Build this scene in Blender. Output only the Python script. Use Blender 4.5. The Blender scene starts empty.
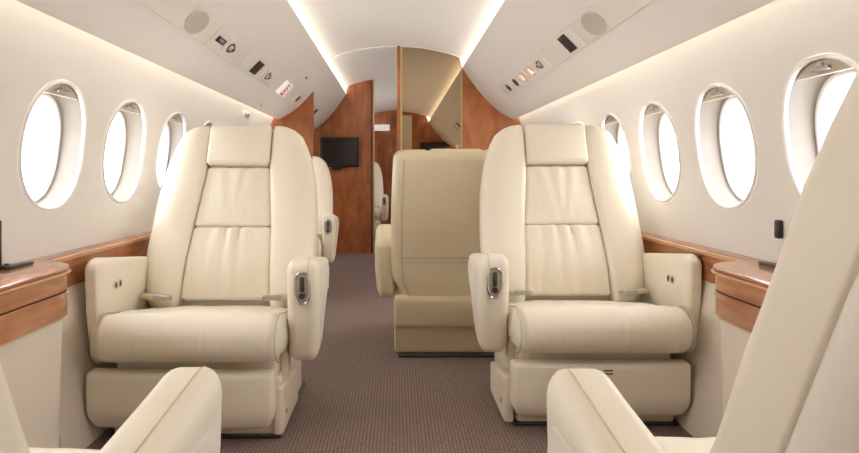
import bpy, bmesh, math, random
from mathutils import Vector, Matrix
random.seed(7)
SC = bpy.context.scene
COL = SC.collection
PI = math.pi
EYE = 0.859
F = 560.0

# ------------------------------------------------------------------ materials
def lin(r, g, b):
    f = lambda c: (c/255/12.92) if c/255 <= .04045 else ((c/255+.055)/1.055)**2.4
    return (f(r), f(g), f(b), 1)

def newmat(name):
    m = bpy.data.materials.new(name); m.use_nodes = True
    nt = m.node_tree
    return m, nt, nt.nodes['Principled BSDF']

def mat(name, col, rough=.5, metal=0, coat=0, bump=None, spec=.5, sheen=0, var=None):
    m, nt, p = newmat(name)
    p.inputs['Base Color'].default_value = col
    p.inputs['Roughness'].default_value = rough
    p.inputs['Metallic'].default_value = metal
    p.inputs['Coat Weight'].default_value = coat
    p.inputs['Coat Roughness'].default_value = .12
    p.inputs['Specular IOR Level'].default_value = spec
    p.inputs['Sheen Weight'].default_value = sheen
    tc = nt.nodes.new('ShaderNodeTexCoord')
    if var:
        sc, amt = var
        n = nt.nodes.new('ShaderNodeTexNoise'); n.inputs['Scale'].default_value = sc; n.inputs['Detail'].default_value = 5
        nt.links.new(tc.outputs['Object'], n.inputs['Vector'])
        mx = nt.nodes.new('ShaderNodeMix'); mx.data_type = 'RGBA'
        mx.inputs[6].default_value = tuple(c*(1-amt) for c in col[:3])+(1,)
        mx.inputs[7].default_value = tuple(min(1, c*(1+amt)) for c in col[:3])+(1,)
        nt.links.new(n.outputs['Fac'], mx.inputs[0]); nt.links.new(mx.outputs[2], p.inputs['Base Color'])
    if bump:
        sc, st, dist = bump[:3]
        n = nt.nodes.new('ShaderNodeTexNoise'); n.inputs['Scale'].default_value = sc; n.inputs['Detail'].default_value = 4
        mp = nt.nodes.new('ShaderNodeMapping')
        if len(bump) > 3: mp.inputs['Scale'].default_value = bump[3]
        nt.links.new(tc.outputs['Object'], mp.inputs['Vector']); nt.links.new(mp.outputs['Vector'], n.inputs['Vector'])
        b = nt.nodes.new('ShaderNodeBump'); b.inputs['Strength'].default_value = st; b.inputs['Distance'].default_value = dist
        nt.links.new(n.outputs['Fac'], b.inputs['Height']); nt.links.new(b.outputs['Normal'], p.inputs['Normal'])
    return m

def leather(name, col, folds=0.0, rough=.42):
    m, nt, p = newmat(name)
    p.inputs['Roughness'].default_value = rough
    p.inputs['Specular IOR Level'].default_value = .45
    tc = nt.nodes.new('ShaderNodeTexCoord')
    n = nt.nodes.new('ShaderNodeTexNoise'); n.inputs['Scale'].default_value = 4; n.inputs['Detail'].default_value = 4
    nt.links.new(tc.outputs['Object'], n.inputs['Vector'])
    mx = nt.nodes.new('ShaderNodeMix'); mx.data_type = 'RGBA'
    mx.inputs[6].default_value = tuple(c*.96 for c in col[:3])+(1,)
    mx.inputs[7].default_value = tuple(min(1, c*1.04) for c in col[:3])+(1,)
    nt.links.new(n.outputs['Fac'], mx.inputs[0]); nt.links.new(mx.outputs[2], p.inputs['Base Color'])
    g = nt.nodes.new('ShaderNodeTexVoronoi'); g.inputs['Scale'].default_value = 420
    nt.links.new(tc.outputs['Object'], g.inputs['Vector'])
    b1 = nt.nodes.new('ShaderNodeBump'); b1.inputs['Strength'].default_value = .10; b1.inputs['Distance'].default_value = .001
    nt.links.new(g.outputs['Distance'], b1.inputs['Height'])
    last = b1
    if folds:
        mp = nt.nodes.new('ShaderNodeMapping'); mp.inputs['Scale'].default_value = (1, .45, .3)
        nt.links.new(tc.outputs['Object'], mp.inputs['Vector'])
        w = nt.nodes.new('ShaderNodeTexNoise'); w.inputs['Scale'].default_value = 15; w.inputs['Detail'].default_value = 3
        w.inputs['Distortion'].default_value = .8
        nt.links.new(mp.outputs['Vector'], w.inputs['Vector'])
        b2 = nt.nodes.new('ShaderNodeBump'); b2.inputs['Strength'].default_value = folds; b2.inputs['Distance'].default_value = .012
        nt.links.new(w.outputs['Fac'], b2.inputs['Height']); nt.links.new(b1.outputs['Normal'], b2.inputs['Normal'])
        last = b2
    nt.links.new(last.outputs['Normal'], p.inputs['Normal'])
    return m

def wood(name, c1, c2, scale=(1, 1, 1), rough=.3, coat=.5, big=6.0):
    m, nt, p = newmat(name)
    tc = nt.nodes.new('ShaderNodeTexCoord')
    mp = nt.nodes.new('ShaderNodeMapping'); mp.inputs['Scale'].default_value = scale
    nt.links.new(tc.outputs['Object'], mp.inputs['Vector'])
    n = nt.nodes.new('ShaderNodeTexNoise'); n.inputs['Scale'].default_value = big; n.inputs['Detail'].default_value = 8; n.inputs['Distortion'].default_value = .6
    nt.links.new(mp.outputs['Vector'], n.inputs['Vector'])
    n2 = nt.nodes.new('ShaderNodeTexNoise'); n2.inputs['Scale'].default_value = 5; n2.inputs['Detail'].default_value = 3
    nt.links.new(tc.outputs['Object'], n2.inputs['Vector'])
    ad = nt.nodes.new('ShaderNodeMath'); ad.operation = 'MULTIPLY_ADD'; ad.inputs[1].default_value = .45
    nt.links.new(n2.outputs['Fac'], ad.inputs[0])
    ml = nt.nodes.new('ShaderNodeMath'); ml.operation = 'MULTIPLY'; ml.inputs[1].default_value = .62
    nt.links.new(n.outputs['Fac'], ml.inputs[0]); nt.links.new(ml.outputs[0], ad.inputs[2])
    r = nt.nodes.new('ShaderNodeValToRGB')
    r.color_ramp.elements[0].position = .36; r.color_ramp.elements[0].color = c1
    r.color_ramp.elements[1].position = .70; r.color_ramp.elements[1].color = c2
    nt.links.new(ad.outputs[0], r.inputs[0]); nt.links.new(r.outputs[0], p.inputs['Base Color'])
    p.inputs['Roughness'].default_value = rough; p.inputs['Coat Weight'].default_value = coat; p.inputs['Coat Roughness'].default_value = .08
    return m

def emis(name, col, s):
    m, nt, p = newmat(name)
    p.inputs['Base Color'].default_value = col
    p.inputs['Emission Color'].default_value = col; p.inputs['Emission Strength'].default_value = s
    return m

def carpet_mat():
    m, nt, p = newmat('carpet')
    tc = nt.nodes.new('ShaderNodeTexCoord')
    w = nt.nodes.new('ShaderNodeTexWave'); w.wave_type = 'BANDS'; w.bands_direction = 'X'
    w.inputs['Scale'].default_value = 26; w.inputs['Distortion'].default_value = 3; w.inputs['Detail'].default_value = 2; w.inputs['Detail Scale'].default_value = 5
    nt.links.new(tc.outputs['Object'], w.inputs['Vector'])
    n = nt.nodes.new('ShaderNodeTexNoise'); n.inputs['Scale'].default_value = 160; n.inputs['Detail'].default_value = 3
    nt.links.new(tc.outputs['Object'], n.inputs['Vector'])
    a = nt.nodes.new('ShaderNodeMath'); a.operation = 'MULTIPLY_ADD'; a.inputs[1].default_value = .22
    nt.links.new(w.outputs['Fac'], a.inputs[0])
    b = nt.nodes.new('ShaderNodeMath'); b.operation = 'MULTIPLY'; b.inputs[1].default_value = .78
    nt.links.new(n.outputs['Fac'], b.inputs[0]); nt.links.new(b.outputs[0], a.inputs[2])
    r = nt.nodes.new('ShaderNodeValToRGB')
    r.color_ramp.elements[0].position = .3; r.color_ramp.elements[0].color = lin(112, 94, 87)
    r.color_ramp.elements[1].position = .75; r.color_ramp.elements[1].color = lin(168, 147, 136)
    nt.links.new(a.outputs[0], r.inputs[0]); nt.links.new(r.outputs[0], p.inputs['Base Color'])
    p.inputs['Roughness'].default_value = .95; p.inputs['Specular IOR Level'].default_value = .1
    bp = nt.nodes.new('ShaderNodeBump'); bp.inputs['Strength'].default_value = .6; bp.inputs['Distance'].default_value = .004
    nt.links.new(a.outputs[0], bp.inputs['Height']); nt.links.new(bp.outputs['Normal'], p.inputs['Normal'])
    return m

def glass_mat():
    m = bpy.data.materials.new('window_glass'); m.use_nodes = True
    nt = m.node_tree; nt.nodes.clear()
    o = nt.nodes.new('ShaderNodeOutputMaterial'); mx = nt.nodes.new('ShaderNodeMixShader')
    t = nt.nodes.new('ShaderNodeBsdfTransparent'); t.inputs[0].default_value = (.97, .98, 1, 1)
    g = nt.nodes.new('ShaderNodeBsdfGlossy'); g.inputs['Roughness'].default_value = .03
    mx.inputs[0].default_value = .05
    nt.links.new(t.outputs[0], mx.inputs[1]); nt.links.new(g.outputs[0], mx.inputs[2]); nt.links.new(mx.outputs[0], o.inputs[0])
    return m

M = {}
M['leather'] = leather('cream_leather', lin(247, 236, 214))
M['leather_fold'] = leather('soft_cream_leather', lin(247, 236, 214), .42)
M['leather_back'] = leather('cream_leather_shell', lin(243, 234, 217), .05)
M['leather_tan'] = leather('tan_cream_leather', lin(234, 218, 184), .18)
M['piping'] = mat('seam_thread', lin(205, 190, 160), .6)
M['base'] = mat('cream_seat_plastic', lin(244, 230, 208), .45)
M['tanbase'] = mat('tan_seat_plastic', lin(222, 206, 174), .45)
M['dado'] = mat('lower_wall_cloth', lin(238, 224, 204), .8, bump=(220, .15, .002))
M['wall'] = mat('wall_fabric', lin(242, 236, 227), .85, bump=(220, .15, .002, (1, 1, .4)), spec=.2, var=(40, .015))
M['bin'] = mat('ceiling_panel_cloth', lin(238, 231, 223), .8, spec=.25, var=(9, .02))
M['psu'] = mat('service_strip_plastic', lin(238, 230, 220), .5, var=(20, .02))
M['crown'] = mat('crown_ceiling_cloth', lin(246, 243, 238), .7, spec=.3, var=(9, .015))
M['white'] = mat('white_gloss_plastic', lin(248, 245, 240), .25, coat=.3)
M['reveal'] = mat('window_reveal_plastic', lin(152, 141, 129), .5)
M['shade'] = mat('window_shade_plastic', lin(205, 190, 166), .5)
M['chrome'] = mat('chrome', (.75, .74, .72, 1), .15, 1)
M['darkmetal'] = mat('dark_metal', (.10, .095, .09, 1), .35, .8)
M['steel'] = mat('brushed_steel', (.5, .48, .45, 1), .35, 1)
M['black'] = mat('black_plastic', (.012, .012, .013, 1), .35)
M['screen'] = mat('screen_glass', (.02, .021, .024, 1), .12, coat=.5)
M['slot'] = mat('dark_grille', lin(72, 62, 56), .6)
M['speaker'] = mat('speaker_cloth', lin(196, 188, 172), .9)
M['gold'] = mat('brass_trim', lin(214, 190, 140), .3, .7)
M['wood'] = wood('cherry_wood', lin(150, 80, 40), lin(206, 130, 76), (2.2, 2.2, .5))
M['woodh'] = wood('cherry_wood_ledge', lin(150, 84, 44), lin(205, 134, 84), (5, .6, 5), .25, .6)
M['woodedge'] = wood('light_cherry_edge', lin(190, 130, 84), lin(224, 168, 118), (5, .6, 5), .25, .5)
M['carpet'] = carpet_mat()
M['mirror'] = mat('bronze_mirror', lin(182, 163, 136), .015, 1)
M['glass'] = glass_mat()
M['cove'] = emis('cove_lamp', (1, .95, .87, 1), 1.0)
M['lamp'] = emis('warm_reading_lamp', (1, .58, .40, 1), .5)
M['red'] = mat('red_letters', lin(206, 40, 44), .5)
M['signwhite'] = emis('lit_sign_face', lin(245, 240, 236), .25)
M['door'] = mat('cream_door', lin(236, 228, 216), .5)
M['blanket'] = mat('belt_webbing', lin(214, 202, 178), .8, bump=(300, .3, .001))

# ------------------------------------------------------------------ mesh helpers
class MB:
    def __init__(s): s.v = []; s.f = []
    def add(s, v, f, mtx=None):
        o = len(s.v)
        s.v += [tuple(mtx @ Vector(p)) if mtx else tuple(p) for p in v]
        s.f += [tuple(i+o for i in q) for q in f]
        return s
    def box(s, x0, x1, y0, y1, z0, z1, mtx=None):
        v = [(x, y, z) for z in (z0, z1) for y in (y0, y1) for x in (x0, x1)]
        return s.add(v, [(0, 2, 3, 1), (4, 5, 7, 6), (0, 1, 5, 4), (2, 6, 7, 3), (0, 4, 6, 2), (1, 3, 7, 5)], mtx)
    def rbox(s, c, h, r, m=(4, 4, 4), k=4, fn=None, mtx=None):
        if not isinstance(r, tuple): r = (r, r, r)
        r = tuple(min(a, b*.999) for a, b in zip(r, h))
        ax = []
        for a in range(3):
            lo = h[a]-r[a]
            e = [lo + r[a]*math.tan(PI/4*i/k) for i in range(k+1)]
            inner = [-lo + 2*lo*i/m[a] for i in range(1, m[a])]
            ax.append([-x for x in reversed(e)] + inner + e)
        idx = {}; V = []; Fc = []
        def vid(i, j, l):
            if (i, j, l) in idx: return idx[(i, j, l)]
            p = (ax[0][i], ax[1][j], ax[2][l]); q = []
            for a in range(3):
                lo = h[a]-r[a]; q.append(max(-lo, min(lo, p[a])))
            d = [(p[a]-q[a])/r[a] for a in range(3)]
            L = math.sqrt(sum(t*t for t in d))
            if L > 1e-9: p = tuple(q[a]+d[a]/L*r[a] for a in range(3))
            p = tuple(p[a]+c[a] for a in range(3))
            if fn: p = fn(*p)
            idx[(i, j, l)] = len(V); V.append(p); return len(V)-1
        n = [len(a)-1 for a in ax]
        for i in range(n[0]):
            for j in range(n[1]):
                Fc.append((vid(i, j, 0), vid(i, j+1, 0), vid(i+1, j+1, 0), vid(i+1, j, 0)))
                Fc.append((vid(i, j, n[2]), vid(i+1, j, n[2]), vid(i+1, j+1, n[2]), vid(i, j+1, n[2])))
        for i in range(n[0]):
            for l in range(n[2]):
                Fc.append((vid(i, 0, l), vid(i+1, 0, l), vid(i+1, 0, l+1), vid(i, 0, l+1)))
                Fc.append((vid(i, n[1], l), vid(i, n[1], l+1), vid(i+1, n[1], l+1), vid(i+1, n[1], l)))
        for j in range(n[1]):
            for l in range(n[2]):
                Fc.append((vid(0, j, l), vid(0, j, l+1), vid(0, j+1, l+1), vid(0, j+1, l)))
                Fc.append((vid(n[0], j, l), vid(n[0], j+1, l), vid(n[0], j+1, l+1), vid(n[0], j, l+1)))
        return s.add(V, Fc, mtx)
    def tube(s, pts, r, n=8, closed=False, mtx=None):
        pts = [Vector(p) for p in pts]; N = len(pts); V = []; Fc = []
        for i, p in enumerate(pts):
            a = pts[(i-1) % N] if (closed or i > 0) else p
            b = pts[(i+1) % N] if (closed or i < N-1) else p
            t = (b-a).normalized()
            u = t.cross(Vector((0, 0, 1)))
            if u.length < .2: u = t.cross(Vector((1, 0, 0)))
            u.normalize(); w = t.cross(u)
            if i and u.dot(pu) < 0: u = -u; w = -w
            pu = u
            for k in range(n):
                th = 2*PI*k/n; V.append(p+u*math.cos(th)*r+w*math.sin(th)*r)
        for i in range(N if closed else N-1):
            j = (i+1) % N
            for k in range(n):
                l = (k+1) % n; Fc.append((i*n+k, i*n+l, j*n+l, j*n+k))
        if not closed:
            Fc.append(tuple(range(n-1, -1, -1))); Fc.append(tuple((N-1)*n+k for k in range(n)))
        return s.add(V, Fc, mtx)
    def prism(s, poly, y0, y1, mtx=None, ny=1):
        n = len(poly); V = []; Fc = []
        for i in range(ny+1):
            y = y0+(y1-y0)*i/ny
            V += [(x, y, z) for x, z in poly]
        for i in range(ny):
            for k in range(n):
                l = (k+1) % n; Fc.append((i*n+k, (i+1)*n+k, (i+1)*n+l, i*n+l))
        Fc.append(tuple(range(n))); Fc.append(tuple(ny*n+k for k in reversed(range(n))))
        return s.add(V, Fc, mtx)
    def oval(s, a, b, z0, z1, n=32, p=2.0, mtx=None):
        """solid disc in local xy"""
        V = []
        for z in (z0, z1):
            for k in range(n):
                V.append((*sup(a, b, 2*PI*k/n, p), z))
        Fc = [tuple(range(n-1, -1, -1)), tuple(range(n, 2*n))]
        for k in range(n):
            l = (k+1) % n; Fc.append((k, l, n+l, n+k))
        return s.add(V, Fc, mtx)
    def build(s, name, m, parent=None, smooth=True, angle=35, bevel=0, loc=None):
        me = bpy.data.meshes.new(name); me.from_pydata(s.v, [], s.f)
        bm = bmesh.new(); bm.from_mesh(me)
        bmesh.ops.remove_doubles(bm, verts=bm.verts, dist=1e-5)
        bmesh.ops.recalc_face_normals(bm, faces=bm.faces)
        bm.to_mesh(me); bm.free()
        if smooth:
            me.polygons.foreach_set('use_smooth', [True]*len(me.polygons))
            me.set_sharp_from_angle(angle=math.radians(angle))
        me.materials.append(m)
        o = bpy.data.objects.new(name, me); COL.objects.link(o)
        if parent: o.parent = parent
        if loc: o.location = loc
        if bevel:
            b = o.modifiers.new('bevel', 'BEVEL'); b.width = bevel; b.segments = 2; b.limit_method = 'ANGLE'
        return o

def sup(a, b, th, p=2.0):
    c, s_ = math.cos(th), math.sin(th)
    r = (abs(c)**p+abs(s_)**p)**(-1/p)
    return a*c*r, b*s_*r

def interp(t, pts):
    if t <= pts[0][0]: return pts[0][1]
    for i in range(len(pts)-1):
        if t <= pts[i+1][0]:
            x0, y0 = pts[i]; x1, y1 = pts[i+1]
            u = (t-x0)/(x1-x0)
            m0 = (y1-pts[i-1][1])/(x1-pts[i-1][0]) if i > 0 else (y1-y0)/(x1-x0)
            m1 = (pts[i+2][1]-y0)/(pts[i+2][0]-x0) if i+2 < len(pts) else (y1-y0)/(x1-x0)
            h = x1-x0
            return ((2*u**3-3*u*u+1)*y0+(u**3-2*u*u+u)*h*m0+(-2*u**3+3*u*u)*y1+(u**3-u*u)*h*m1)
    return pts[-1][1]

def tag(o, label=None, cat=None, group=None, kind=None):
    if label: o['label'] = label
    if cat: o['category'] = cat
    if group: o['group'] = group
    if kind: o['kind'] = kind
    return o
def empty(name, loc, rz=0):
    o = bpy.data.objects.new(name, None); o.empty_display_size = .1
    o.location = loc; o.rotation_euler = (0, 0, rz); COL.objects.link(o); return o
def struct(o): o['kind'] = 'structure'; return o

# ------------------------------------------------------------------ cabin section
Y0, Y1 = -.30, 9.2
YB, YT = 4.50, 6.00
WALL = [(0, .97), (.2, 1.03), (.4, 1.07), (.6, 1.088), (.75, 1.09), (.9, 1.081), (1.05, 1.058), (1.15, 1.035), (1.25, 1.005), (1.35, .965), (1.44, .915)]
def wx(z): return interp(z, WALL)
BIN = [(.945, 1.288), (.90, 1.308), (.84, 1.345), (.78, 1.393), (.72, 1.453), (.66, 1.524), (.60, 1.604), (.56, 1.661), (.532, 1.706)]
def crown_z(x): return 1.738+.142*(1-(x/.62)**2)**.85 if abs(x) < .62 else 1.738

# floor
b = MB(); b.box(-1.12, 1.12, Y0-.1, Y1+.1, -.03, 0)
struct(b.build('floor', M['carpet'], smooth=False))

# walls with oval window openings
WIN_A, WIN_B, WIN_Z = .160, .199, .945
CH = .22
left_w = [1.763+.455*k for k in range(-4, 6)] + [4.95, 5.42, 6.6, 7.1, 7.6]
right_w = [1.383+.450*k for k in range(-3, 7)] + [4.95, 5.42, 6.6, 7.1, 7.6]
NS = 14
def wall_mesh(side, wins, y_start=Y0, y_end=Y1):
    b = MB()
    zc0, zc1 = .66, 1.24
    def P(y, z): return (side*wx(z), y, z)
    ys = [y_start]
    cells = []
    cur = y_start
    for yc in wins:
        if yc-CH > cur+1e-4:
            n = max(1, int((yc-CH-cur)/.1)); seg = [cur+(yc-CH-cur)*i/n for i in range(n+1)]
            cells.append(('p', seg))
        seg = [yc-CH+2*CH*i/NS for i in range(NS+1)]
        cells.append(('w', seg, yc)); cur = yc+CH
    if y_end > cur: 
        n = max(1, int((y_end-cur)/.1)); cells.append(('p', [cur+(y_end-cur)*i/n for i in range(n+1)]))
    zlow = [0, .1, .2, .3, .4, .5, .58, zc0]
    zup = [zc1, 1.28, 1.32, 1.36, 1.40, 1.44]
    zmid = [zc0+(zc1-zc0)*i/NS for i in range(NS+1)]
    def grid(ya, za):
        V = [P(y, z) for z in za for y in ya]; n = len(ya)
        b.add(V, [(j*n+i, j*n+i+1, (j+1)*n+i+1, (j+1)*n+i) for j in range(len(za)-1) for i in range(n-1)])
    for c in cells:
        seg = c[1]
        grid(seg, zlow); grid(seg, zup)
        if c[0] == 'p': grid(seg, zmid)
        else:
            yc = c[2]; per = []
            per += [(y, zc0) for y in seg[:-1]] + [(seg[-1], z) for z in zmid[:-1]]
            per += [(y, zc1) for y in reversed(seg[1:])] + [(seg[0], z) for z in reversed(zmid[1:])]
            R = 6; N = len(per); V = []
            for r in range(R+1):
                t = (r/R)**1.3
                for (y, z) in per:
                    th = math.atan2(z-WIN_Z, y-yc)
                    oy, oz = sup(WIN_A, WIN_B, th, 2.25)
                    V.append(P(yc+oy+(y-yc-oy)*t, WIN_Z+oz+(z-WIN_Z-oz)*t))
            Fc = [(r*N+k, r*N+(k+1) % N, (r+1)*N+(k+1) % N, (r+1)*N+k) for r in range(R) for k in range(N)]
            b.add(V, Fc)
    return b
struct(wall_mesh(-1, left_w).build('wall_left', M['wall'], angle=60))
struct(wall_mesh(1, right_w).build('wall_right', M['wall'], angle=60))

def window(n, side, yc):
    """window_n is the white bezel; reveal, pane, shade and handle are its parts"""
    N = 56
    def ring(a, b_, depth, dz=0, p=2.25):
        out = []
        for k in range(N):
            oy, oz = sup(a, b_, 2*PI*k/N, p)
            z = WIN_Z+oz+dz
            out.append((side*(wx(z)+depth), yc+oy, z))
        return out
    def loft(rings):
        V = [p for r in rings for p in r]
        return V, [(r*N+k, r*N+(k+1) % N, (r+1)*N+(k+1) % N, (r+1)*N+k) for r in range(len(rings)-1) for k in range(N)]
    b = MB()
    b.add(*loft([ring(WIN_A+.006, WIN_B+.006, -.0005), ring(WIN_A+.004, WIN_B+.004, -.005), ring(WIN_A+.001, WIN_B+.001, -.008), ring(WIN_A-.005, WIN_B-.005, -.005),
                 ring(WIN_A-.006, WIN_B-.006, .003), ring(WIN_A-.004, WIN_B-.004, .008)]))
    w = struct(b.build('window_%d' % n, M['white'], angle=70))
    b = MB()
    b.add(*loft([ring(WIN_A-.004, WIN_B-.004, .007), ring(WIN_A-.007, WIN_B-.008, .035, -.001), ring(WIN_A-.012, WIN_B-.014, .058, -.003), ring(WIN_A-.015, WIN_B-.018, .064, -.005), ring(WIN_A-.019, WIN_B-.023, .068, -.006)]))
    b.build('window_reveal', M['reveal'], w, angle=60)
    b = MB()
    b.add(*loft([ring(WIN_A-.019, WIN_B-.023, .068, -.006), ring(.136, .171, .067, -.007), ring(.131, .166, .071, -.009), ring(.126, .161, .084, -.010), ring(.122, .158, .100, -.010)]))
    b.build('inner_frame', M['white'], w, angle=60)
    b = MB()
    r0, r1 = ring(.1235, .1595, .090, -.010), ring(.1235, .1595, .095, -.010)
    b.add(r0+r1, [tuple(range(N)), tuple(range(2*N-1, N-1, -1))]+[(k, (k+1) % N, N+(k+1) % N, N+k) for k in range(N)])
    b.build('window_pane', M['glass'], w, smooth=False)
    # shade tucked up in the top of the recess
    zb = WIN_Z+WIN_B-.041
    b = MB(); V = []
    a0, b0 = WIN_A-.006, WIN_B-.006
    th0 = math.asin(min(1, (zb-WIN_Z)/b0))
    K = 20; arc = []
    # find angles on the superellipse where z>=zb
    angs = [2*PI*k/400 for k in range(401)]
    good = [t for t in angs if sup(a0, b0, t, 2.25)[1] >= zb-WIN_Z]
    t0, t1 = good[0], good[-1]
    for k in range(K+1):
        arc.append(sup(a0, b0, t0+(t1-t0)*k/K, 2.25))
    for d in (.012, .020):
        V += [(side*(wx(WIN_Z+z)+d), yc+y, WIN_Z+z) for y, z in arc]
    n2 = K+1
    b.add(V, [tuple(range(n2)), tuple(range(2*n2-1, n2-1, -1))]+[(k, (k+1) % n2, n2+(k+1) % n2, n2+k) for k in range(n2)])
    sh = b.build('window_shade', M['shade'], w, smooth=False)
    b = MB(); xx = side*(wx(zb+.02)+.007)
    b.rbox((xx, yc, zb+.014), (.006, .028, .0055), .004, (1, 1, 1), 2)
    b.rbox((side*(wx(zb+.02)+.010), yc+.006, zb+.022), (.005, .010, .008), .003, (1, 1, 1), 2)
    b.build('shade_handle', M['steel'], sh)
    if side == 1 and abs(yc-1.383) < .01:
        b = MB(); b.rbox((side*(wx(.9)+.026), yc-.10, .885), (.012, .010, .012), .006, (1, 1, 1), 2)
        b.build('window_knob', M['black'], w)
    # daylight portal
    L = bpy.data.lights.new('window_portal', 'AREA'); L.shape = 'RECTANGLE'; L.size = .26; L.size_y = .33
    L.cycles.is_portal = True
    lo = bpy.data.objects.new('window_daylight', L); COL.objects.link(lo)
    lo.location = (side*(wx(WIN_Z)+.125), yc, WIN_Z-.013)
    lo.rotation_euler = (0, side*PI/2, 0)
    return w
nw = 0
for yc in left_w: nw += 1; window(nw, -1, yc)
for yc in right_w: nw += 1; window(nw, 1, yc)

# overhead panels (left and right), crown, cove lamps
def bin_panel(side):
    prof = [(side*x, z) for x, z in BIN]
    back = [(side*x, z) for x, z in [(.545, 1.712), (.575, 1.675), (.62, 1.612), (.68, 1.536), (.74, 1.466), (.80, 1.406), (.86, 1.358), (.915, 1.325), (.953, 1.304)]]
    b = MB(); b.prism(prof+back, Y0, Y1, ny=1); return b
struct(tag(bin_panel(-1).build('ceiling', M['bin'], angle=30)))
struct(tag(bin_panel(1).build('ceiling', M['bin'], angle=30)))
b = MB()
xs = [-.66, -.64]+[-.62+.62*i/12 for i in range(25)]+[.64, .66]
low = [(x, crown_z(x)) for x in xs]
b.prism(low+[(x, z+.02) for x, z in reversed(low)], Y0, Y1)
struct(b.build('ceiling', M['crown'], angle=40))
# closing panels behind the cove gaps
for side in (-1, 1):
    b = MB(); b.prism([(side*.655, 1.66), (side*.655, 1.76), (side*.67, 1.76), (side*.67, 1.60), (side*.60, 1.66), (side*.58, 1.675)][:4], Y0, Y1)
    b.prism([(side*.60, 1.640), (side*.66, 1.640), (side*.66, 1.665), (side*.585, 1.665)], Y0, Y1)
    struct(b.build('trim_%d' % (1 if side < 0 else 2), M['crown'], smooth=False))
    b = MB(); b.prism([(side*.78, 1.432), (side*.93, 1.432), (side*.93, 1.448), (side*.78, 1.448)], Y0, Y1)
    struct(b.build('trim_%d' % (3 if side < 0 else 4), M['wall'], smooth=False))
    b = MB(); b.prism([(side*.592, 1.694), (side*.606, 1.694), (side*.606, 1.708), (side*.592, 1.708)], Y0+.05, Y1-.05)
    struct(b.build('trim_%d' % (5 if side < 0 else 6), M['cove'], smooth=False))
    b = MB(); b.prism([(side*.905, 1.372), (side*.919, 1.372), (side*.919, 1.386), (side*.905, 1.386)], Y0+.05, Y1-.05)
    struct(b.build('trim_%d' % (7 if side < 0 else 8), M['cove'], smooth=False))

# cross-section outline used by bulkheads
def section(side, x_in, top=True):
    """polygon from the floor round the wall and along the overhead panel to x = x_in (x_in < .53 follows the crown)"""
    pts = [(x_in, 0.0)]
    zs = [0, .2, .4, .6, .75, .9, 1.05, 1.15, 1.25, 1.30]
    pts += [(wx(z)-.001, z) for z in zs]
    pts += [(.95, 1.30)]
    prof = BIN+[(.532, 1.745)]+[(x, crown_z(x)-.001) for x in (.5, .45, .4, .35, .3, .25, .2, .15, .1, .05, 0)]
    last = None
    for i, (x, z) in enumerate(prof):
        if x < x_in-1e-6:
            x0, z0 = prof[i-1]; t = (x0-x_in)/(x0-x) if x0 != x else 0
            pts.append((x_in, z0+(z-z0)*t)); break
        pts.append((x, z))
    return [(side*x, z) for x, z in pts]

b = MB(); b.prism(section(-1, .665), YB, YB+.035); struct(b.build('wall_partition', M['wood'], smooth=False))
b = MB(); b.prism(section(1, .535), YB, YB+.035); struct(b.build('wall_partition', M['wood'], smooth=False))
# mirror panel on its backing
def arch_strip(x0, x1, y0, y1, drop=0):
    n = 16; xs = [x0+(x1-x0)*i/n for i in range(n+1)]
    top = [(x, crown_z(x)-.001-drop if x < .525 else 1.70-drop) for x in xs]
    return MB().prism([(x0, 0)]+top+[(x1, 0)], y0, y1)
struct(arch_strip(.035, .535, YB+.012, YB+.035).build('wall_partition', M['wood'], smooth=False))
mir = arch_strip(.052, .527, YB, YB+.010, .006).build('mirror_panel', M['mirror'], smooth=False)
tag(mir, 'tall bronze mirror panel with arched top beside the aisle, behind the back-turned seat', 'mirror')
b = MB(); b.box(.008, .034, YB-.02, YB+.035, 0, crown_z(0)-.004)
post = b.build('mirror_post', M['wood'], mir, smooth=False)
b = MB(); b.box(.036, .050, YB-.012, YB+.008, 0, crown_z(.05)-.004); b.build('edge_trim', M['gold'], mir, smooth=False)
b = MB(); b.box(.520, .532, YB-.008, YB, 0, 1.70); b.build('edge_trim', M['gold'], mir, smooth=False)
# arched seam trim across the crown
b = MB()
pts = [(-.53+1.06*i/40) for i in range(41)]
b.prism([(x, crown_z(x)+.002) for x in pts]+[(x, crown_z(x)-.008) for x in reversed(pts)], YB-.012, YB)
struct(b.build('trim_9', M['crown']))

# television bulkhead
b = MB(); b.prism(section(-1, .25), YT, YT+.04); struct(b.build('wall_partition', M['wood'], smooth=False))
b = MB(); b.prism(section(1, .25), YT, YT+.04); struct(b.build('wall_partition', M['wood'], smooth=False))
b = MB(); b.box(-.248, -.232, YT-.005, YT+.045, 0, crown_z(.24)-.004); struct(b.build('trim_10', M['gold'], smooth=False))
b = MB(); b.box(-.268, -.249, YT-.012, YT, 0, crown_z(.25)-.02); struct(b.build('trim_11', mat('dark_wood_edge', lin(96, 48, 24), .3, coat=.4), smooth=False))

def television(loc, w, h, rz, label):
    t = empty('television', loc, rz)
    tag(t, label, 'television')
    b = MB(); b.rbox((0, -.045, 0), (w/2, .018, h/2), .008, (1, 1, 1), 2); body = b.build('housing', M['black'], t)
    b = MB(); b.box(-w/2+.03, w/2-.03, -.0645, -.062, -h/2+.035, h/2-.022); b.build('screen', M['screen'], t, smooth=False)
    b = MB(); b.box(-w*.22, w*.05, -.05, -.02, -h/2-.035, -h/2+.002); b.build('control_box', M['black'], t, smooth=False, bevel=.003)
    b = MB(); b.box(-.05, .05, -.028, 0, -.05, .05); b.build('wall_bracket', M['darkmetal'], t, smooth=False)
    return t
television((-.60, YT, 1.078), .41, .315, 0, 'black television mounted on the cherry wood bulkhead left of the aisle')

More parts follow.
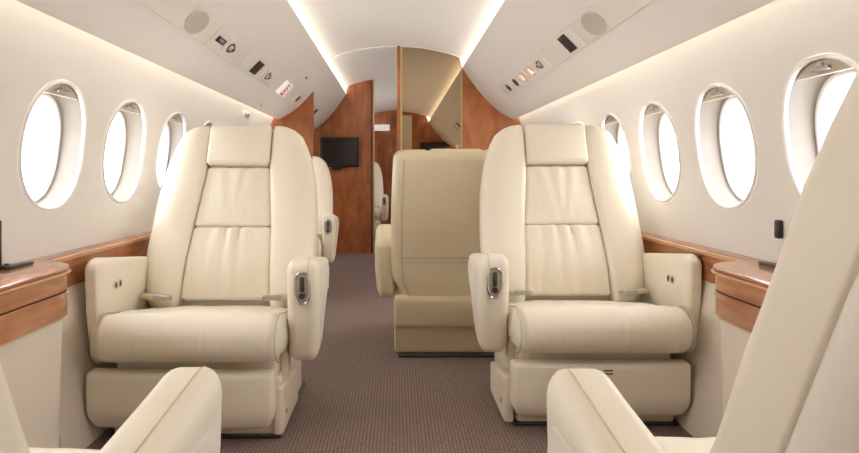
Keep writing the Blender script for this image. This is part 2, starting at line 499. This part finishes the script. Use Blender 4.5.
# end walls
def full_section():
    r = section(1, 0); l = section(-1, 0)
    return r[1:]+list(reversed(l[1:]))
b = MB(); b.prism(full_section(), Y1-.04, Y1); struct(b.build('wall_back', M['wood'], smooth=False))
b = MB(); b.prism(full_section(), Y0, Y0+.04); struct(b.build('wall_front', M['wood'], smooth=False))
# cream door in the front wall (seen only in the mirror)
b = MB(); b.rbox((0, Y0+.048, .93), (.26, .010, .88), .008, (1, 1, 1), 2)
d = struct(b.build('door_1', M['door'])); 
b = MB(); b.rbox((.2, Y0+.07, .9), (.012, .012, .06), .008, (1, 1, 1), 2); b.build('door_handle', M['chrome'], d)
television((.60, Y0+.04, 1.20), .42, .32, PI, 'black television on the front bulkhead, seen only as a reflection in the bronze mirror')

# ------------------------------------------------------------------ overhead service strip
def bin_frame(side, xc, y, lift=0.0):
    zc = None
    for i in range(len(BIN)-1):
        if BIN[i][0] >= xc >= BIN[i+1][0]:
            (x0, z0), (x1, z1) = BIN[i], BIN[i+1]; t = (x0-xc)/(x0-x1); zc = z0+(z1-z0)*t
    def zat(xv):
        for i in range(len(BIN)-1):
            if BIN[i][0] >= xv >= BIN[i+1][0]:
                (x0, z0), (x1, z1) = BIN[i], BIN[i+1]; return z0+(z1-z0)*(x0-xv)/(x0-x1)
    za, zb = zat(xc+.03), zat(xc-.03)
    if side < 0: X = Vector((.06, 0, zb-za)).normalized()
    else: X = Vector((.06, 0, za-zb)).normalized()
    Yv = Vector((0, -1, 0)); Z = X.cross(Yv)
    p = Vector((side*xc, y, zc))+Z*lift
    m = Matrix(((X.x, Yv.x, Z.x, p.x), (X.y, Yv.y, Z.y, p.y), (X.z, Yv.z, Z.z, p.z), (0, 0, 0, 1)))
    return m
XP = .747
strips = {}
for side in (-1, 1):
    nm = 'left' if side < 0 else 'right'
    e = empty('service_strip', (0, 0, 0))
    tag(e, 'long cream overhead service strip of joined panels in the %s sloping ceiling' % nm, 'ceiling panel', 'overhead service strips')
    y = .2; k = 0
    edges = [.2, 1.3, 2.28, 2.75, 3.4, 4.05, 4.46] if side < 0 else [.2, 1.3, 2.28, 2.75, 3.85, 4.46]
    edges2 = [4.56, 5.1, 5.95]
    for seq in (edges, edges2):
        for i in range(len(seq)-1):
            ya, yb = seq[i], seq[i+1]
            m = bin_frame(side, XP, (ya+yb)/2, .0045)
            b = MB(); b.rbox((0, 0, 0), (.056, (yb-ya)/2-.002, .0035), .002, (2, 1, 1), 1, mtx=m)
            b.build('strip_panel', M['psu'], e)

def fixture(name, side, y, fn, label, cat, group=None, xc=XP):
    root = empty(name, (0, 0, 0)); root.matrix_world = bin_frame(side, xc, y, .0102)
    tag(root, label, cat, group); fn(root); return root
def f_speaker(r):
    b = MB(); b.oval(.050, .078, 0, .004, 36); b.build('grille', M['speaker'], r, angle=30)
    b = MB(); b.tube([(*sup(.051, .079, 2*PI*k/36), .001) for k in range(36)], .002, 6, True); b.build('rim', M['psu'], r)
def f_slot(r, a=.04, l=.055):
    b = MB(); b.rbox((0, 0, .001), (a, l, .002), .002, (1, 1, 1), 1); b.build('grille', M['slot'], r)
    b = MB()
    for k in range(5): b.box(-a+.006, a-.006, -l+.012+k*(2*l-.024)/4-.002, -l+.012+k*(2*l-.024)/4+.002, .003, .0042)
    b.build('fin', M['darkmetal'], r, smooth=False)
def f_gasper(r):
    b = MB(); b.rbox((0, 0, .0), (.036, .06, .003), .003, (1, 1, 1), 2); b.build('plate', M['psu'], r)
    b = MB(); b.oval(.020, .028, .002, .010, 24); b.oval(.012, .018, .010, .018, 20); b.build('nozzle', M['chrome'], r, angle=30)
    b = MB(); b.oval(.026, .036, .0025, .004, 24); b.build('recess_ring', M['darkmetal'], r, angle=30)
def f_lamp(lit):
    def g(r):
        b = MB(); b.rbox((0, 0, 0), (.036, .075, .003), .003, (1, 1, 1), 2); b.build('plate', M['psu'], r)
        b = MB(); b.oval(.030, .036, .0025, .005, 24); b.build('recess_ring', M['steel'], r, angle=30)
        b = MB(); b.oval(.023, .024, .004, .008, 20); b.build('lens', M['lamp'] if lit else M['darkmetal'], r, angle=30)
    return g
def f_switch(r):
    b = MB(); b.rbox((0, 0, .001), (.014, .05, .003), .002, (1, 1, 1), 1); b.build('switch_plate', M['darkmetal'], r)
    b = MB(); b.rbox((.002, .01, .005), (.006, .02, .003), .002, (1, 1, 1), 1); b.build('switch', M['steel'], r)
def text_mesh(txt, size, m, parent, mtx=None, name='lettering'):
    cu = bpy.data.curves.new('t', 'FONT'); cu.body = txt; cu.size = size; cu.align_x = 'CENTER'; cu.align_y = 'CENTER'; cu.extrude = .001; cu.offset = .0015
    o = bpy.data.objects.new('t', cu); COL.objects.link(o)
    bpy.context.view_layer.update()
    me = bpy.data.meshes.new_from_object(o.evaluated_get(bpy.context.evaluated_depsgraph_get()))
    bpy.data.objects.remove(o); me.name = name
    if mtx: me.transform(mtx)
    me.materials.clear(); me.materials.append(m)
    t = bpy.data.objects.new(name, me); COL.objects.link(t); t.parent = parent; return t
def f_exit(r):
    b = MB(); b.rbox((0, 0, .008), (.052, .085, .010), .004, (1, 1, 1), 2); b.build('sign_face', M['signwhite'], r)
    text_mesh('EXIT', .052, M['red'], r, Matrix.Translation((0, 0, .0195)) @ Matrix.Diagonal((.9, 1.9, 1, 1)))

fixture('ceiling_speaker', -1, 2.08, f_speaker, 'oval beige speaker grille at the near end of the left overhead strip', 'speaker', 'oval overhead speakers')
fixture('air_vent_nozzle', -1, 2.50, f_gasper, 'chrome air nozzle on its plate in the left overhead strip, next to the oval speaker', 'air vent')
fixture('call_switch', -1, 2.37, f_switch, 'slim dark switch between oval speaker and air nozzle in the left overhead strip', 'switch')
fixture('vent_grille', -1, 2.98, f_slot, 'dark rectangular grille in the left overhead strip, just before the red exit sign', 'vent grille', 'dark overhead grilles')
fixture('air_vent_nozzle', -1, 3.22, f_gasper, 'chrome air nozzle between dark grille and exit sign in the left overhead strip', 'air vent')
fixture('exit_sign', -1, 3.69, f_exit, 'small white exit sign with red letters in the left overhead strip', 'exit sign')
fixture('reading_light', -1, 4.21, f_lamp(False), 'unlit reading light at the far end of the left overhead strip, past exit sign', 'reading light')
fixture('vent_grille', -1, 4.86, lambda r: f_slot(r, .03, .05), 'first dark grille in the left overhead strip beyond the partition', 'vent grille', 'dark overhead grilles')
fixture('vent_grille', -1, 5.12, lambda r: f_slot(r, .03, .05), 'second dark grille in the left overhead strip beyond the partition, farther from partition', 'vent grille', 'dark overhead grilles')
fixture('ceiling_speaker', 1, 2.10, f_speaker, 'oval grey-beige speaker grille at the near end of the right overhead strip', 'speaker', 'oval overhead speakers')
fixture('vent_grille', 1, 2.42, lambda r: f_slot(r, .043, .045), 'dark brown rectangular grille beside the oval speaker in the right overhead strip', 'vent grille', 'dark overhead grilles')
fixture('air_vent_nozzle', 1, 2.88, f_gasper, 'chrome air nozzle in the right overhead strip, nearest of the row of five fittings', 'air vent')
for yy, lit, l in ((3.06, True, 'glowing reading light right behind the air nozzle in the right overhead strip'),
                   (3.26, True, 'glowing reading light in the middle of the row of five right overhead fittings'),
                   (3.45, False, 'unlit reading light after the two glowing ones in the right overhead strip'),
                   (3.66, False, 'unlit reading light at the far end of the right overhead strip')):
    fixture('reading_light', 1, yy, f_lamp(lit), l, 'reading light', 'right overhead reading lights')
def lamp_at(side, y, e, tgt):
    L = bpy.data.lights.new('reading_lamp', 'AREA'); L.shape = 'DISK'; L.size = .09; L.energy = e; L.color = (1, .95, .87); L.spread = math.radians(150)
    o = bpy.data.objects.new('reading_lamp', L); COL.objects.link(o)
    m = bin_frame(side, XP, y, .026); o.location = m.translation
    o.rotation_euler = (Vector(tgt)-m.translation).to_track_quat('-Z', 'Y').to_euler()
lamp_at(1, 3.06, 1, (.5, 3.0, .4)); lamp_at(1, 3.26, 1, (.5, 3.2, .4))
def f_latch(r):
    b = MB(); b.rbox((0, 0, -.006), (.010, .022, .005), .004, (1, 1, 1), 2); b.build('latch_plate', M['gold'], r)
fixture('panel_latch', -1, 4.02, f_latch, 'small brass latch above the exit sign on the left sloping ceiling', 'latch', 'brass ceiling latches', .645)
fixture('panel_latch', -1, 3.70, f_latch, 'small brass latch below the exit sign on the left sloping ceiling', 'latch', 'brass ceiling latches', .895)
# seams across the sloping panels
for i, (side, yy) in enumerate([(-1, 1.3), (-1, 3.30), (1, 1.3), (1, 3.0)]):
    pass

# wall reading fixture under the left cove
t = empty('wall_spotlight', (-wx(1.245), 3.72, 1.245)); tag(t, 'small steel and white spotlight high on the left wall under the cove', 'spotlight')
b = MB(); b.rbox((.006, 0, 0), (.006, .07, .022), .005, (1, 1, 1), 2); b.build('mounting_plate', M['white'], t)
b = MB(); b.rbox((.018, -.01, 0), (.012, .03, .013), .008, (1, 1, 1), 3); b.build('lamp_head', M['steel'], t)

# ------------------------------------------------------------------ side ledges and consoles
def ledge(side, y0, y1, label):
    XI = 1.035
    e = empty('side_ledge', (side*1.04, (y0+y1)/2, .50)); tag(e, label, 'ledge', 'wooden side ledges')
    cx, cy, cz = e.location
    zs = [.578, .59, .60]
    b = MB(); b.prism([(side*(XI-.004)-cx, .588-cz), (side*(XI+.002)-cx, .601-cz), (side*(wx(.6)-.001)-cx, .602-cz), (side*(wx(.588)-.001)-cx, .588-cz)], y0-cy, y1-cy)
    b.build('ledge_top', M['woodh'], e, smooth=False)
    b = MB(); b.prism([(side*(XI+.004)-cx, .587-cz), (side*(XI+.02)-cx, .587-cz), (side*(XI+.02)-cx, .497-cz), (side*(XI+.006)-cx, .497-cz)], y0-cy, y1-cy)
    b.build('fascia', M['woodh'], e, smooth=False)
    b = MB(); b.prism([(side*(XI-.008)-cx, .586-cz), (side*(XI-.008)-cx, .597-cz), (side*(XI-.0045)-cx, .600-cz), (side*(XI-.0045)-cx, .586-cz)], y0-cy, y1-cy)
    b.build('edge_strip', M['woodedge'], e, smooth=False)
    # cream dado under the ledge belongs to the wall
    b = MB(); b.prism([(side*(XI+.012), .496), (side*(XI+.028), .496), (side*.985, .002), (side*.965, .002)], y0, y1)
    struct(b.build('trim_%d' % (20+len([o for o in bpy.data.objects if o.name.startswith('trim_')])), M['dado'], smooth=False))
    return e
CY0, CY1 = 1.04, 1.63
ledge(-1, CY1+.002, YB-.002, 'cherry wood ledge along the left wall behind the left armchair')
ledge(1, CY1+.002, YB-.002, 'cherry wood ledge along the right wall behind the right armchair')
ledge(-1, Y0+.06, CY0-.002, 'cherry wood ledge on the left wall beside the near left seat')
ledge(1, Y0+.06, CY0-.002, 'cherry wood ledge on the right wall beside the near right seat')
ledge(-1, YB+.04, YT-.002, 'cherry wood ledge on the left wall between partition and television bulkhead')

def console(side, XC, label):
    e = empty('side_console', (side*1.0, (CY0+CY1)/2, 0)); tag(e, label, 'console', 'side consoles between the facing seats')
    ox, oy, _ = e.location
    R = .17
    def outline(inset, zref, nseg=14):
        xc = XC+inset; r = R-inset*.5; yend = CY1-inset
        pts = [(xc, CY0)]
        for k in range(nseg+1):
            a = PI/2*k/nseg
            pts.append((xc+r-r*math.cos(a), yend-r+r*math.sin(a)))
        pts.append((min(wx(zref)-.002, 1.086), yend)); pts.append((wx(zref)-.002, CY0))
        return [(side*x-ox, y-oy) for x, y in pts]
    def slab(name, layers, m, parent=e):
        n = None; V = []; 
        for inset, z, zr in layers:
            o = outline(inset, zr); n = len(o); V += [(x, y, z) for x, y in o]
        Fc = [tuple(range(n)), tuple((len(layers)-1)*n+k for k in reversed(range(n)))]
        for r in range(len(layers)-1):
            for k in range(n):
                l = (k+1) % n; Fc.append((r*n+k, r*n+l, (r+1)*n+l, (r+1)*n+k))
        return MB().add(V, Fc).build(name, m, parent, angle=40)
    slab('console_top', [(.004, .5965, .6), (.0, .5985, .6), (.002, .604, .6), (.008, .606, .6)], M['woodh'])
    slab('edge_strip', [(.006, .5845, .6), (.000, .586, .6), (-.003, .591, .6), (.000, .596, .6)], M['woodedge'])
    slab('folding_table_edge', [(.006, .545, .6), (.006, .584, .6)], M['woodh'])
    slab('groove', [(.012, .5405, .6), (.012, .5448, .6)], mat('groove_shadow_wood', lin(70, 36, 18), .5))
    slab('fascia', [(.004, .476, .5), (.006, .540, .55)], M['woodh'])
    slab('lower_strip', [(.008, .470, .48), (.008, .4758, .48)], M['gold'])
    slab('side_panel', [(.022, .002, .0), (.022, .2, .2), (.016, .469, .46)], M['dado'])
    # fold-out table hinges set in the top near the wall
    for yy, xx, a in ((1.52, 1.035, .0), (1.37, 1.045, .1), (1.27, 1.02, -.1)):
        b = MB()
        mt = Matrix.Translation((side*xx-ox, yy-oy, .606)) @ Matrix.Rotation(side*a, 4, 'Z')
        b.rbox((0, 0, .003), (.022, .048, .004), .003, (1, 1, 1), 2, mtx=mt)
        h = b.build('table_hinge', M['darkmetal'], e)
        b = MB(); b.rbox((0, .0, .009), (.008, .03, .003), .002, (1, 1, 1), 2, mtx=mt); b.build('hinge_pin', M['chrome'], h)
    b = MB(); mt = Matrix.Translation((side*(XC+.051)-ox, CY1-.051-oy, .522)) @ Matrix.Rotation(side*PI/4, 4, 'Z')
    b.rbox((0, 0, 0), (.005, .0035, .005), .003, (1, 1, 1), 2, mtx=mt); b.build('latch_button', M['chrome'], e)
    return e
console(-1, .876, 'rounded cherry wood console on a cream base against the left wall')
console(1, .850, 'rounded cherry wood console on a cream base against the right wall')

# black screen unit standing on the left console
t = empty('folded_monitor', (-1.070, 1.36, .606)); tag(t, 'black slim monitor standing upright on the left console at the picture edge', 'monitor')
b = MB(); b.rbox((0, 0, .065), (.010, .15, .062), .006, (1, 1, 1), 2); b.build('housing', M['black'], t)
b = MB(); b.box(.0102, .0115, -.135, .135, .018, .115); b.build('screen', M['screen'], t, smooth=False)
b = MB(); b.rbox((.003, 0, .004), (.012, .06, .004), .003, (1, 1, 1), 2); b.build('stand', M['darkmetal'], t)
# black wall bracket on the right wall, peeping past the near right seat back
t = empty('wall_handset', (wx(.70), 1.585, .700)); tag(t, 'small black handset holder on the right wall beside the near seat back', 'handset')
b = MB(); b.rbox((-.008, 0, 0), (.008, .010, .026), .005, (1, 1, 1), 2); b.build('cradle', M['black'], t)
b = MB(); b.rbox((-.017, -.004, .010), (.004, .006, .014), .004, (1, 1, 1), 2); b.build('handset_clip', M['darkmetal'], t)

# ------------------------------------------------------------------ seats
YO = .30   # the empty stands at the floor under the middle of the seat
def make_seat(label, loc, rz, aisle=1, top=.748, recline=20, arm_front=.09, arm_outer=.402, hwf=None, skirt=.315, hws=1.0, fold=1.3, sx=1.0, lea='leather', shell='leather_back', placard=False, square=False):
    """local frame: occupant faces -Y, cushion front at y=0 (shifted by YO); aisle = side of the thick arm"""
    e = empty('cabin_seat', loc, rz); tag(e, label, 'seat', 'cream leather cabin seats')
    e.location = Matrix.Translation(loc) @ Matrix.Rotation(rz, 4, 'Z') @ Vector((0, YO, 0))
    def L(x, y, z): return (x*sx, y-YO, z)
    lrx = -.033*aisle if skirt < .29 else 0
    def W(fn):
        return lambda x, y, z: L(*fn(x, y, z))
    lm, lf = M[lea], M['leather_fold']
    # --- cushion
    rnd = random.Random(3)
    def cush(x, y, z):
        v = y
        zt = (z-.285)/.155
        dz = -.20*max(0, v-.07)*(.5+.5*zt)
        px = max(0, 1-(x/.29)**2)
        dz += .010*px*max(0, zt)
        # soft creases on the front roll and top
        cr = 0
        ex = max(0, (abs(x)-.16)/.13)
        cr += .0030*math.sin(x*95+3*math.sin(y*16))*min(1, ex*1.2)*(1 if zt > .2 else .4)
        cr += .0020*math.sin(x*40+y*30)*math.sin(y*21+x*9)
        dy = -.012*px*(1-abs(zt-.5)*1.2) if v < .12 else 0
        return (x, y+dy-(cr if v < .05 else 0), z+dz+(cr if zt > .5 else 0))
    b = MB(); b.rbox((0, .25, .338), (.293, .25, .075), (.045, .078, .070), (16, 12, 2), 6, W(cush))
    cu = b.build('seat_cushion', lf, e, angle=80)
    b = MB()
    for s in (-1, 1):
        pts = []
        for k in range(22):
            a = PI*(-.48+1.46*k/21)
            # seam loop round the end of the cushion roll
            yy = .078-.079*math.cos(a); zz = .338+.0755*math.sin(a)
            if a > PI/2: yy = .078+(a-PI/2)*.22; zz = .414-.20*max(0, yy-.07)
            pts.append(L(s*.279, yy, zz))
        b = MB(); b.tube(pts, .0022, 6)
        b.build('piping', M['piping'], cu)
    # --- seat pan, leg rest, base
    b = MB(); b.rbox((0, .30, .232), (.262, .18, .042), .012, (1, 1, 1), 2, W(lambda x, y, z: (x, y, z))); b.build('seat_pan', M['base'], e)
    def legf(x, y, z):
        k = min(1, max(0, (z-.05)/.05)); 
        return (x*(.90+.10*math.sqrt(k)), y+.020*(1-k)+ .012*(x/.29)**2, z)
    b = MB(); b.rbox((lrx, .070, .140), (.297, .032, .093), (.016, .020, .018), (10, 2, 6), 4, W(legf)); lr = b.build('leg_rest', lm, e, angle=60)
    if placard:
        b = MB(); 
        for q in range(2): b.box(*[a*sx for a in (.018-.02, .048-.02)], .0365-YO, .0385-YO, .212-q*.011, .216-q*.011)
        b.build('placard', M['darkmetal'], lr, smooth=False)
    b = MB(); b.rbox((0, .33, .102 if not square else .080), (.272 if not square else .30, .215, .098 if not square else .075), .018, (1, 1, 1), 3, W(lambda x, y, z: (x, y, z))); b.build('base', M['base'] if not square else M['tanbase'], e)
    b = MB(); b.rbox((0, .345, .007), (.280, .235, .007), .005, (1, 1, 1), 2, W(lambda x, y, z: (x, y, z))); b.build('base_track', M['darkmetal'], e)
    for s in ((aisle,) if not square else ()):
        def sk(x, y, z):
            return (x, y, z*(1-.28*max(0, min(1, (y-.12)/.3))) if z > .05 else z)
        b = MB(); b.rbox((s*(skirt-.018), .245, .092), (.018, .145, .080), (.012, .02, .012), (1, 4, 2), 3, W(sk)); skt = b.build('side_skirt', M['base'], e)
        b = MB(); b.oval(.008, .008, 0, .004, 16, mtx=Matrix.Translation(L(s*(skirt-.001), .15, .075)) @ Matrix.Rotation(s*PI/2, 4, 'Y')); b.build('bolt_cap', M['steel'], skt, angle=30)
        b = MB(); b.rbox((s*.275, .20, .225), (.012, .03, .06), .006, (1, 1, 1), 2, W(lambda x, y, z: (x, y, z))); b.build('arm_support', M['base'], e)
    # --- backrest frame mapping
    HW = hwf or [(-.05, .27), (0, .290), (.07, .308), (.2, .326), (.45, .320), (.57, .306), (.66, .286), (.71, .270), (.80, .252)]
    sc = top/.78
    cor = .03 if square else .075
    def hw(w):
        q = interp(w/sc, HW)*hws
        if w > top-cor:
            t = min(1, (w-(top-cor))/cor); q = q-cor*(1-math.sqrt(max(0, 1-t*t)))
        if w < .04:
            t = min(1, (.04-w)/.06); q -= .04*(1-math.sqrt(max(0, 1-t*t)))
        return q
    def cw(w): return interp(w/sc, [(-.05, .172), (0, .172), (.32, .155), (.56, .132), (.62, .130), (.8, .130)])
    r = math.radians(recline); sr, cr_ = math.sin(r), math.cos(r)
    def back(x, w, d):
        # slight lumbar curve
        d2 = d+.018*math.exp(-((w-.16)/.14)**2)-.010*(x/.3)**2*0
        return L(x, .465+w*sr-d2*cr_, .33+w*cr_+d2*sr)
    g = .0004
    # shell
    def shf(a, w, d):
        # narrower towards the rear face
        q = hw(w)*(1-.05*max(0, (-d-.04)/.06)); return back(a/.3*q, w, d)
    w0s = -.17 if square else -.02
    b = MB(); b.rbox((0, (top+w0s)/2, -.045), (.3, (top-w0s)/2, .055), (.05, .05, .045), (8, 14, 2), 5, shf)
    sh = b.build('back_shell', M[shell], e, angle=60)
    b = MB()
    for s in (-1, 1):
        b = MB(); b.tube([shf(s*.262, w0s+.05+(top-w0s-.09)*k/20, -.0985) for k in range(21)], .0026, 6)
        b.build('piping', M['piping'], sh)
    if square:
        b = MB()
        for ww in (.118, .140):
            b = MB(); b.tube([back(x, ww, -.1015) for x in [-.27+.54*k/12 for k in range(13)]], .003, 6)
            b.build('crease_welt', M['piping'], sh)
        def pf(x, y, z): return back(x, y, z-(.012*math.cos(x*5)*math.sin(max(0, min(1, (y+.187)/.148))*PI)+.0025*math.sin(x*38+y*60)*math.sin(x*13) if z < -.09 else 0))
        b = MB(); b.rbox((0, -.113, -.094), (.300, .074, .030), (.03, .022, .022), (14, 6, 1), 4, pf); b.build('lower_pouch', M['leather_fold'] if lea == 'leather' else M[shell], sh, angle=60)
    # bolsters
    for s in (-1, 1):
        def bf(a, w, d, s=s):
            t = (a+.08)/.16; c = cw(w)+g; x = c+(hw(w)-c)*t
            dd = d+.012*math.sin(PI*min(1, max(0, t)))*(1 if d > .03 else 0)
            if d > .03: dd += .0016*math.sin(w*40+t*5)*math.sin(t*9)
            if d > 0: dd -= .030*max(0, t)**5
            return back(s*x, w, dd)
        b = MB(); b.rbox((0, (top-.005)/2+.0, .037), (.08, (top+.005)/2, .037), (.022, .04, .015), (6, 16, 1), 5, bf)
        b.build('side_bolster', lm, e, angle=60)
    # centre panels and headrest
    def panel(name, wa, wb, th, m, folds, bulge=.014):
        def pf(a, w, d):
            t = a/.15; x = t*(cw(w)-g)
            u = (w-wa)/(wb-wa)
            dd = d
            if d > th*.5:
                dd += bulge*max(0, 1-t*t)*math.sin(PI*min(1, max(0, u)))**.6
                if folds:
                    env = math.exp(-((u-1)/.35)**2)*.8+.2
                    f = 0
                    for (c0, amp, wd, lean) in folds:
                        f += amp*math.exp(-((t-c0-lean*(u-1))/wd)**2)
                    dd += fold*f*env*max(0, 1-t*t)**.5
            return back(x, w, dd)
        b = MB(); b.rbox((0, (wa+wb)/2, th/2), (.15, (wb-wa)/2-g, th/2), (.018, .015, .011), (26, 12, 1), 4, pf)
        return b.build(name, m, e, angle=60)
    wm = .33*sc; wh = .595*sc
    fl = [(-.55, -.006, .07, .10), (-.30, .005, .08, .16), (-.12, -.007, .05, .05), (.05, .006, .07, 0), (.2, -.008, .045, -.06), (.42, .005, .08, -.12), (.62, -.005, .06, -.16)]
    fu = [(-.6, .004, .10, -.45), (-.3, -.004, .09, -.3), (.0, .003, .12, .0), (.25, -.004, .08, .25), (.55, .004, .1, .45)]
    panel('lower_back_pad', .03, wm, .056, lf, fl)
    panel('upper_back_pad', wm, wh, .056, lf, fu)
    # headrest
    def hf(a, w, d):
        t = a/.15; x = t*(cw(w)-g*2)
        u = (w-wh)/(top-wh)
        dd = d+(.014*(1-t*t)*math.sin(PI*min(1, max(0, u)))**.7 if d > .03 else 0)
        return back(x, w+.003, dd)
    b = MB(); b.rbox((0, (wh+top)/2, .044), (.15, (top-wh)/2, .044), (.018, .020, .018), (10, 8, 1), 5, hf)
    b.build('headrest', lm, e, angle=60)
    # --- arms
    def arm(s, x0, x1, kind):
        xm, hx = (x0+x1)/2, (x1-x0)/2
        def af(x, y, z):
            v = min(1, max(0, (y-.09)/.41)); y = .5-(.5-y)*(.5-arm_front)/.41
            t = (z-.262)/.338
            zt = .587-.055*v
            zb = .228+ ((.20 if not square else .03)*max(0, (v-.30)/.70) if kind == 'aisle' else .04*v)
            z2 = zb+(zt-zb)*t
            # a little narrower low down at the front; outer face draws in to the rear
            xo = x-( .015*v*max(0, (x-x0)/(x1-x0)) )
            xo = xo-(.012*(1-min(1, max(0, t/.5))))*max(0, (x-x0)/(x1-x0))
            y2 = y + .055*(1-min(1, max(0, t/.85)))**1.3*(1-v)*(1 if kind == 'aisle' else .4)
            return L(s*xo, y2, z2)
        b = MB(); b.rbox((xm, .295, .431), (hx, .205, .169), (hx*.62, .055, .045), (2, 8, 6), 5, af)
        a = b.build('armrest', lm, e, angle=60)
        # top seams
        b = MB()
        xx = xm+hx*.36; pts = []
        pts.append(Vector(af(xx, .0895, .552)))
        for k in range(1, 7): a_ = PI/2*k/7; pts.append(Vector(af(xx, .145-.0555*math.cos(a_), .555+.0455*math.sin(a_))))
        for k in range(12): pts.append(Vector(af(xx, .15+.31*k/11, .6003)))
        b = MB(); b.tube(pts, .0011, 5)
        b.build('stitching', M['piping'], a)
        # inset panel on the outer face
        def pf(x, y, z):
            p = Vector(af(x1, y, z)); return (p.x+s*(x-x1), p.y, p.z)
        b = MB(); b.rbox((x1+.0005, .30, .425), (.0035, .165, .120), (.003, .06, .06), (1, 6, 5), 4, pf)
        b.build('side_panel', M['leather_back'], a, angle=60)
        return a
    aa = arm(aisle, .290, arm_outer, 'aisle')
    wa = arm(-aisle, .300, .360, 'window')
    # latch on the front of the aisle arm
    fx, fz = (.290+arm_outer)/2+.002, .490
    def mt(dy): return Matrix.Translation(L(aisle*fx, .0905+dy+arm_front-.09, fz)) @ Matrix.Rotation(PI/2, 4, 'X')
    b = MB(); b.oval(.022, .049, -.006, .0012, 28, 2.6, mt(0)); lb = b.build('latch_recess', M['steel'], aa, angle=30)
    b = MB(); b.tube([(*sup(.0235, .0505, 2*PI*k/32, 2.6), .0) for k in range(32)], .0040, 8, True, mt(0)); b.build('latch_bezel', M['chrome'], lb)
    b = MB(); b.rbox((0, .012, .003), (.0075, .024, .005), .004, (1, 1, 1), 2, mtx=mt(0)); b.oval(.010, .010, .001, .008, 20, mtx=mt(0) @ Matrix.Translation((0, -.024, 0)))
    b.build('latch_lever', M['darkmetal'], lb)
    # control buttons on the inner face of the window arm
    for q in range(2):
        b = MB(); m2 = Matrix.Translation(L(-aisle*.2965, .185+q*.030, .482)) @ Matrix.Rotation(PI/2, 4, 'Y')
        b.oval(.014, .0085, -.003, .003, 20, mtx=m2); bt = b.build('recline_button', M['chrome'], wa, angle=30)
        b = MB(); b.oval(.009, .0045, -.0045, .0045, 16, mtx=m2); b.build('button_cap', M['darkmetal'], bt, angle=30)
    # belt straps and buckles at the back corners
    for s in (-1, 1):
        m3 = Matrix.Translation(L(s*.235, .33, .405)) @ Matrix.Rotation(s*.35, 4, 'Z') @ Matrix.Rotation(-.12, 4, 'X')
        b = MB(); b.rbox((s*.02, .03, 0), (.045, .022, .011), .008, (3, 2, 1), 3, mtx=m3); sb = b.build('seat_belt', M['blanket'], e)
        b = MB(); b.rbox((-s*.035, .010, .004), (.032, .017, .009), .005, (1, 1, 1), 3, mtx=m3); b.build('buckle', M['steel'] if s == aisle or s == -aisle else M['steel'], sb)
    return e

make_seat('cream leather seat facing the camera on the left of the aisle', (-.648, 1.70, 0), 0, 1, skirt=.285)
make_seat('cream leather seat facing the camera on the right of the aisle', (.680, 1.79, 0), 0, -1, recline=17, placard=True)
make_seat('near left cream seat turned away, its rounded armrest rising at the bottom left edge', (-.630, .945, 0), PI, -1, recline=18, arm_front=.105, top=.80, hws=1.09, arm_outer=.382)
make_seat('near right cream seat turned away, its tall backrest filling the lower right corner', (.602, .985, 0), PI, 1, arm_front=.155, arm_outer=.390, top=.80, hws=1.06)
SQ = [(-.3, .305), (0, .31), (.2, .315), (.5, .312), (.7, .305), (.8, .30)]
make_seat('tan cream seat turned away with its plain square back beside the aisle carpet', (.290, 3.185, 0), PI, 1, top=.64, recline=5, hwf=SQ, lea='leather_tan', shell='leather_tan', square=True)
make_seat('cream seat behind the left front seat, standing by the wooden partition', (-.757, 3.74, 0), 0, 1, top=.66, recline=14, sx=.84)
make_seat('distant cream seat beyond the television bulkhead, glimpsed down the aisle', (-.50, 7.2, 0), 0, 1, top=.70, recline=14)

# small exit sign hanging in the far cabin
t = empty('wall_sign', (-.235, Y1-.04, 1.60)); tag(t, 'tiny blank white sign on the far end wall seen down the aisle', 'sign')
b = MB(); b.rbox((0, -.012, 0), (.13, .012, .05), .004, (1, 1, 1), 2); b.build('sign_face', M['signwhite'], t)

# ------------------------------------------------------------------ world, lamps, camera
w = bpy.data.worlds.new('daylight'); SC.world = w; w.use_nodes = True
bg = w.node_tree.nodes['Background']; bg.inputs[0].default_value = (.955, .975, 1, 1); bg.inputs[1].default_value = 7.0

cam = bpy.data.cameras.new('camera'); co = bpy.data.objects.new('camera', cam); COL.objects.link(co)
co.location = (0, 0, EYE); co.rotation_euler = (PI/2, 0, 0)
cam.sensor_width = 36; cam.sensor_fit = 'HORIZONTAL'; cam.lens = F/859*36
cam.shift_x = 33.5/859; cam.shift_y = -53.5/859; cam.clip_start = .02
SC.camera = co
vs = SC.view_settings
vs.view_transform = 'Standard'; vs.look = 'None'; vs.gamma = 1; vs.use_curve_mapping = False
vs.exposure = 0.74
# cove lamps' strength
for m, s in (('cove', 5.0),):
    M[m].node_tree.nodes['Principled BSDF'].inputs['Emission Strength'].default_value = s
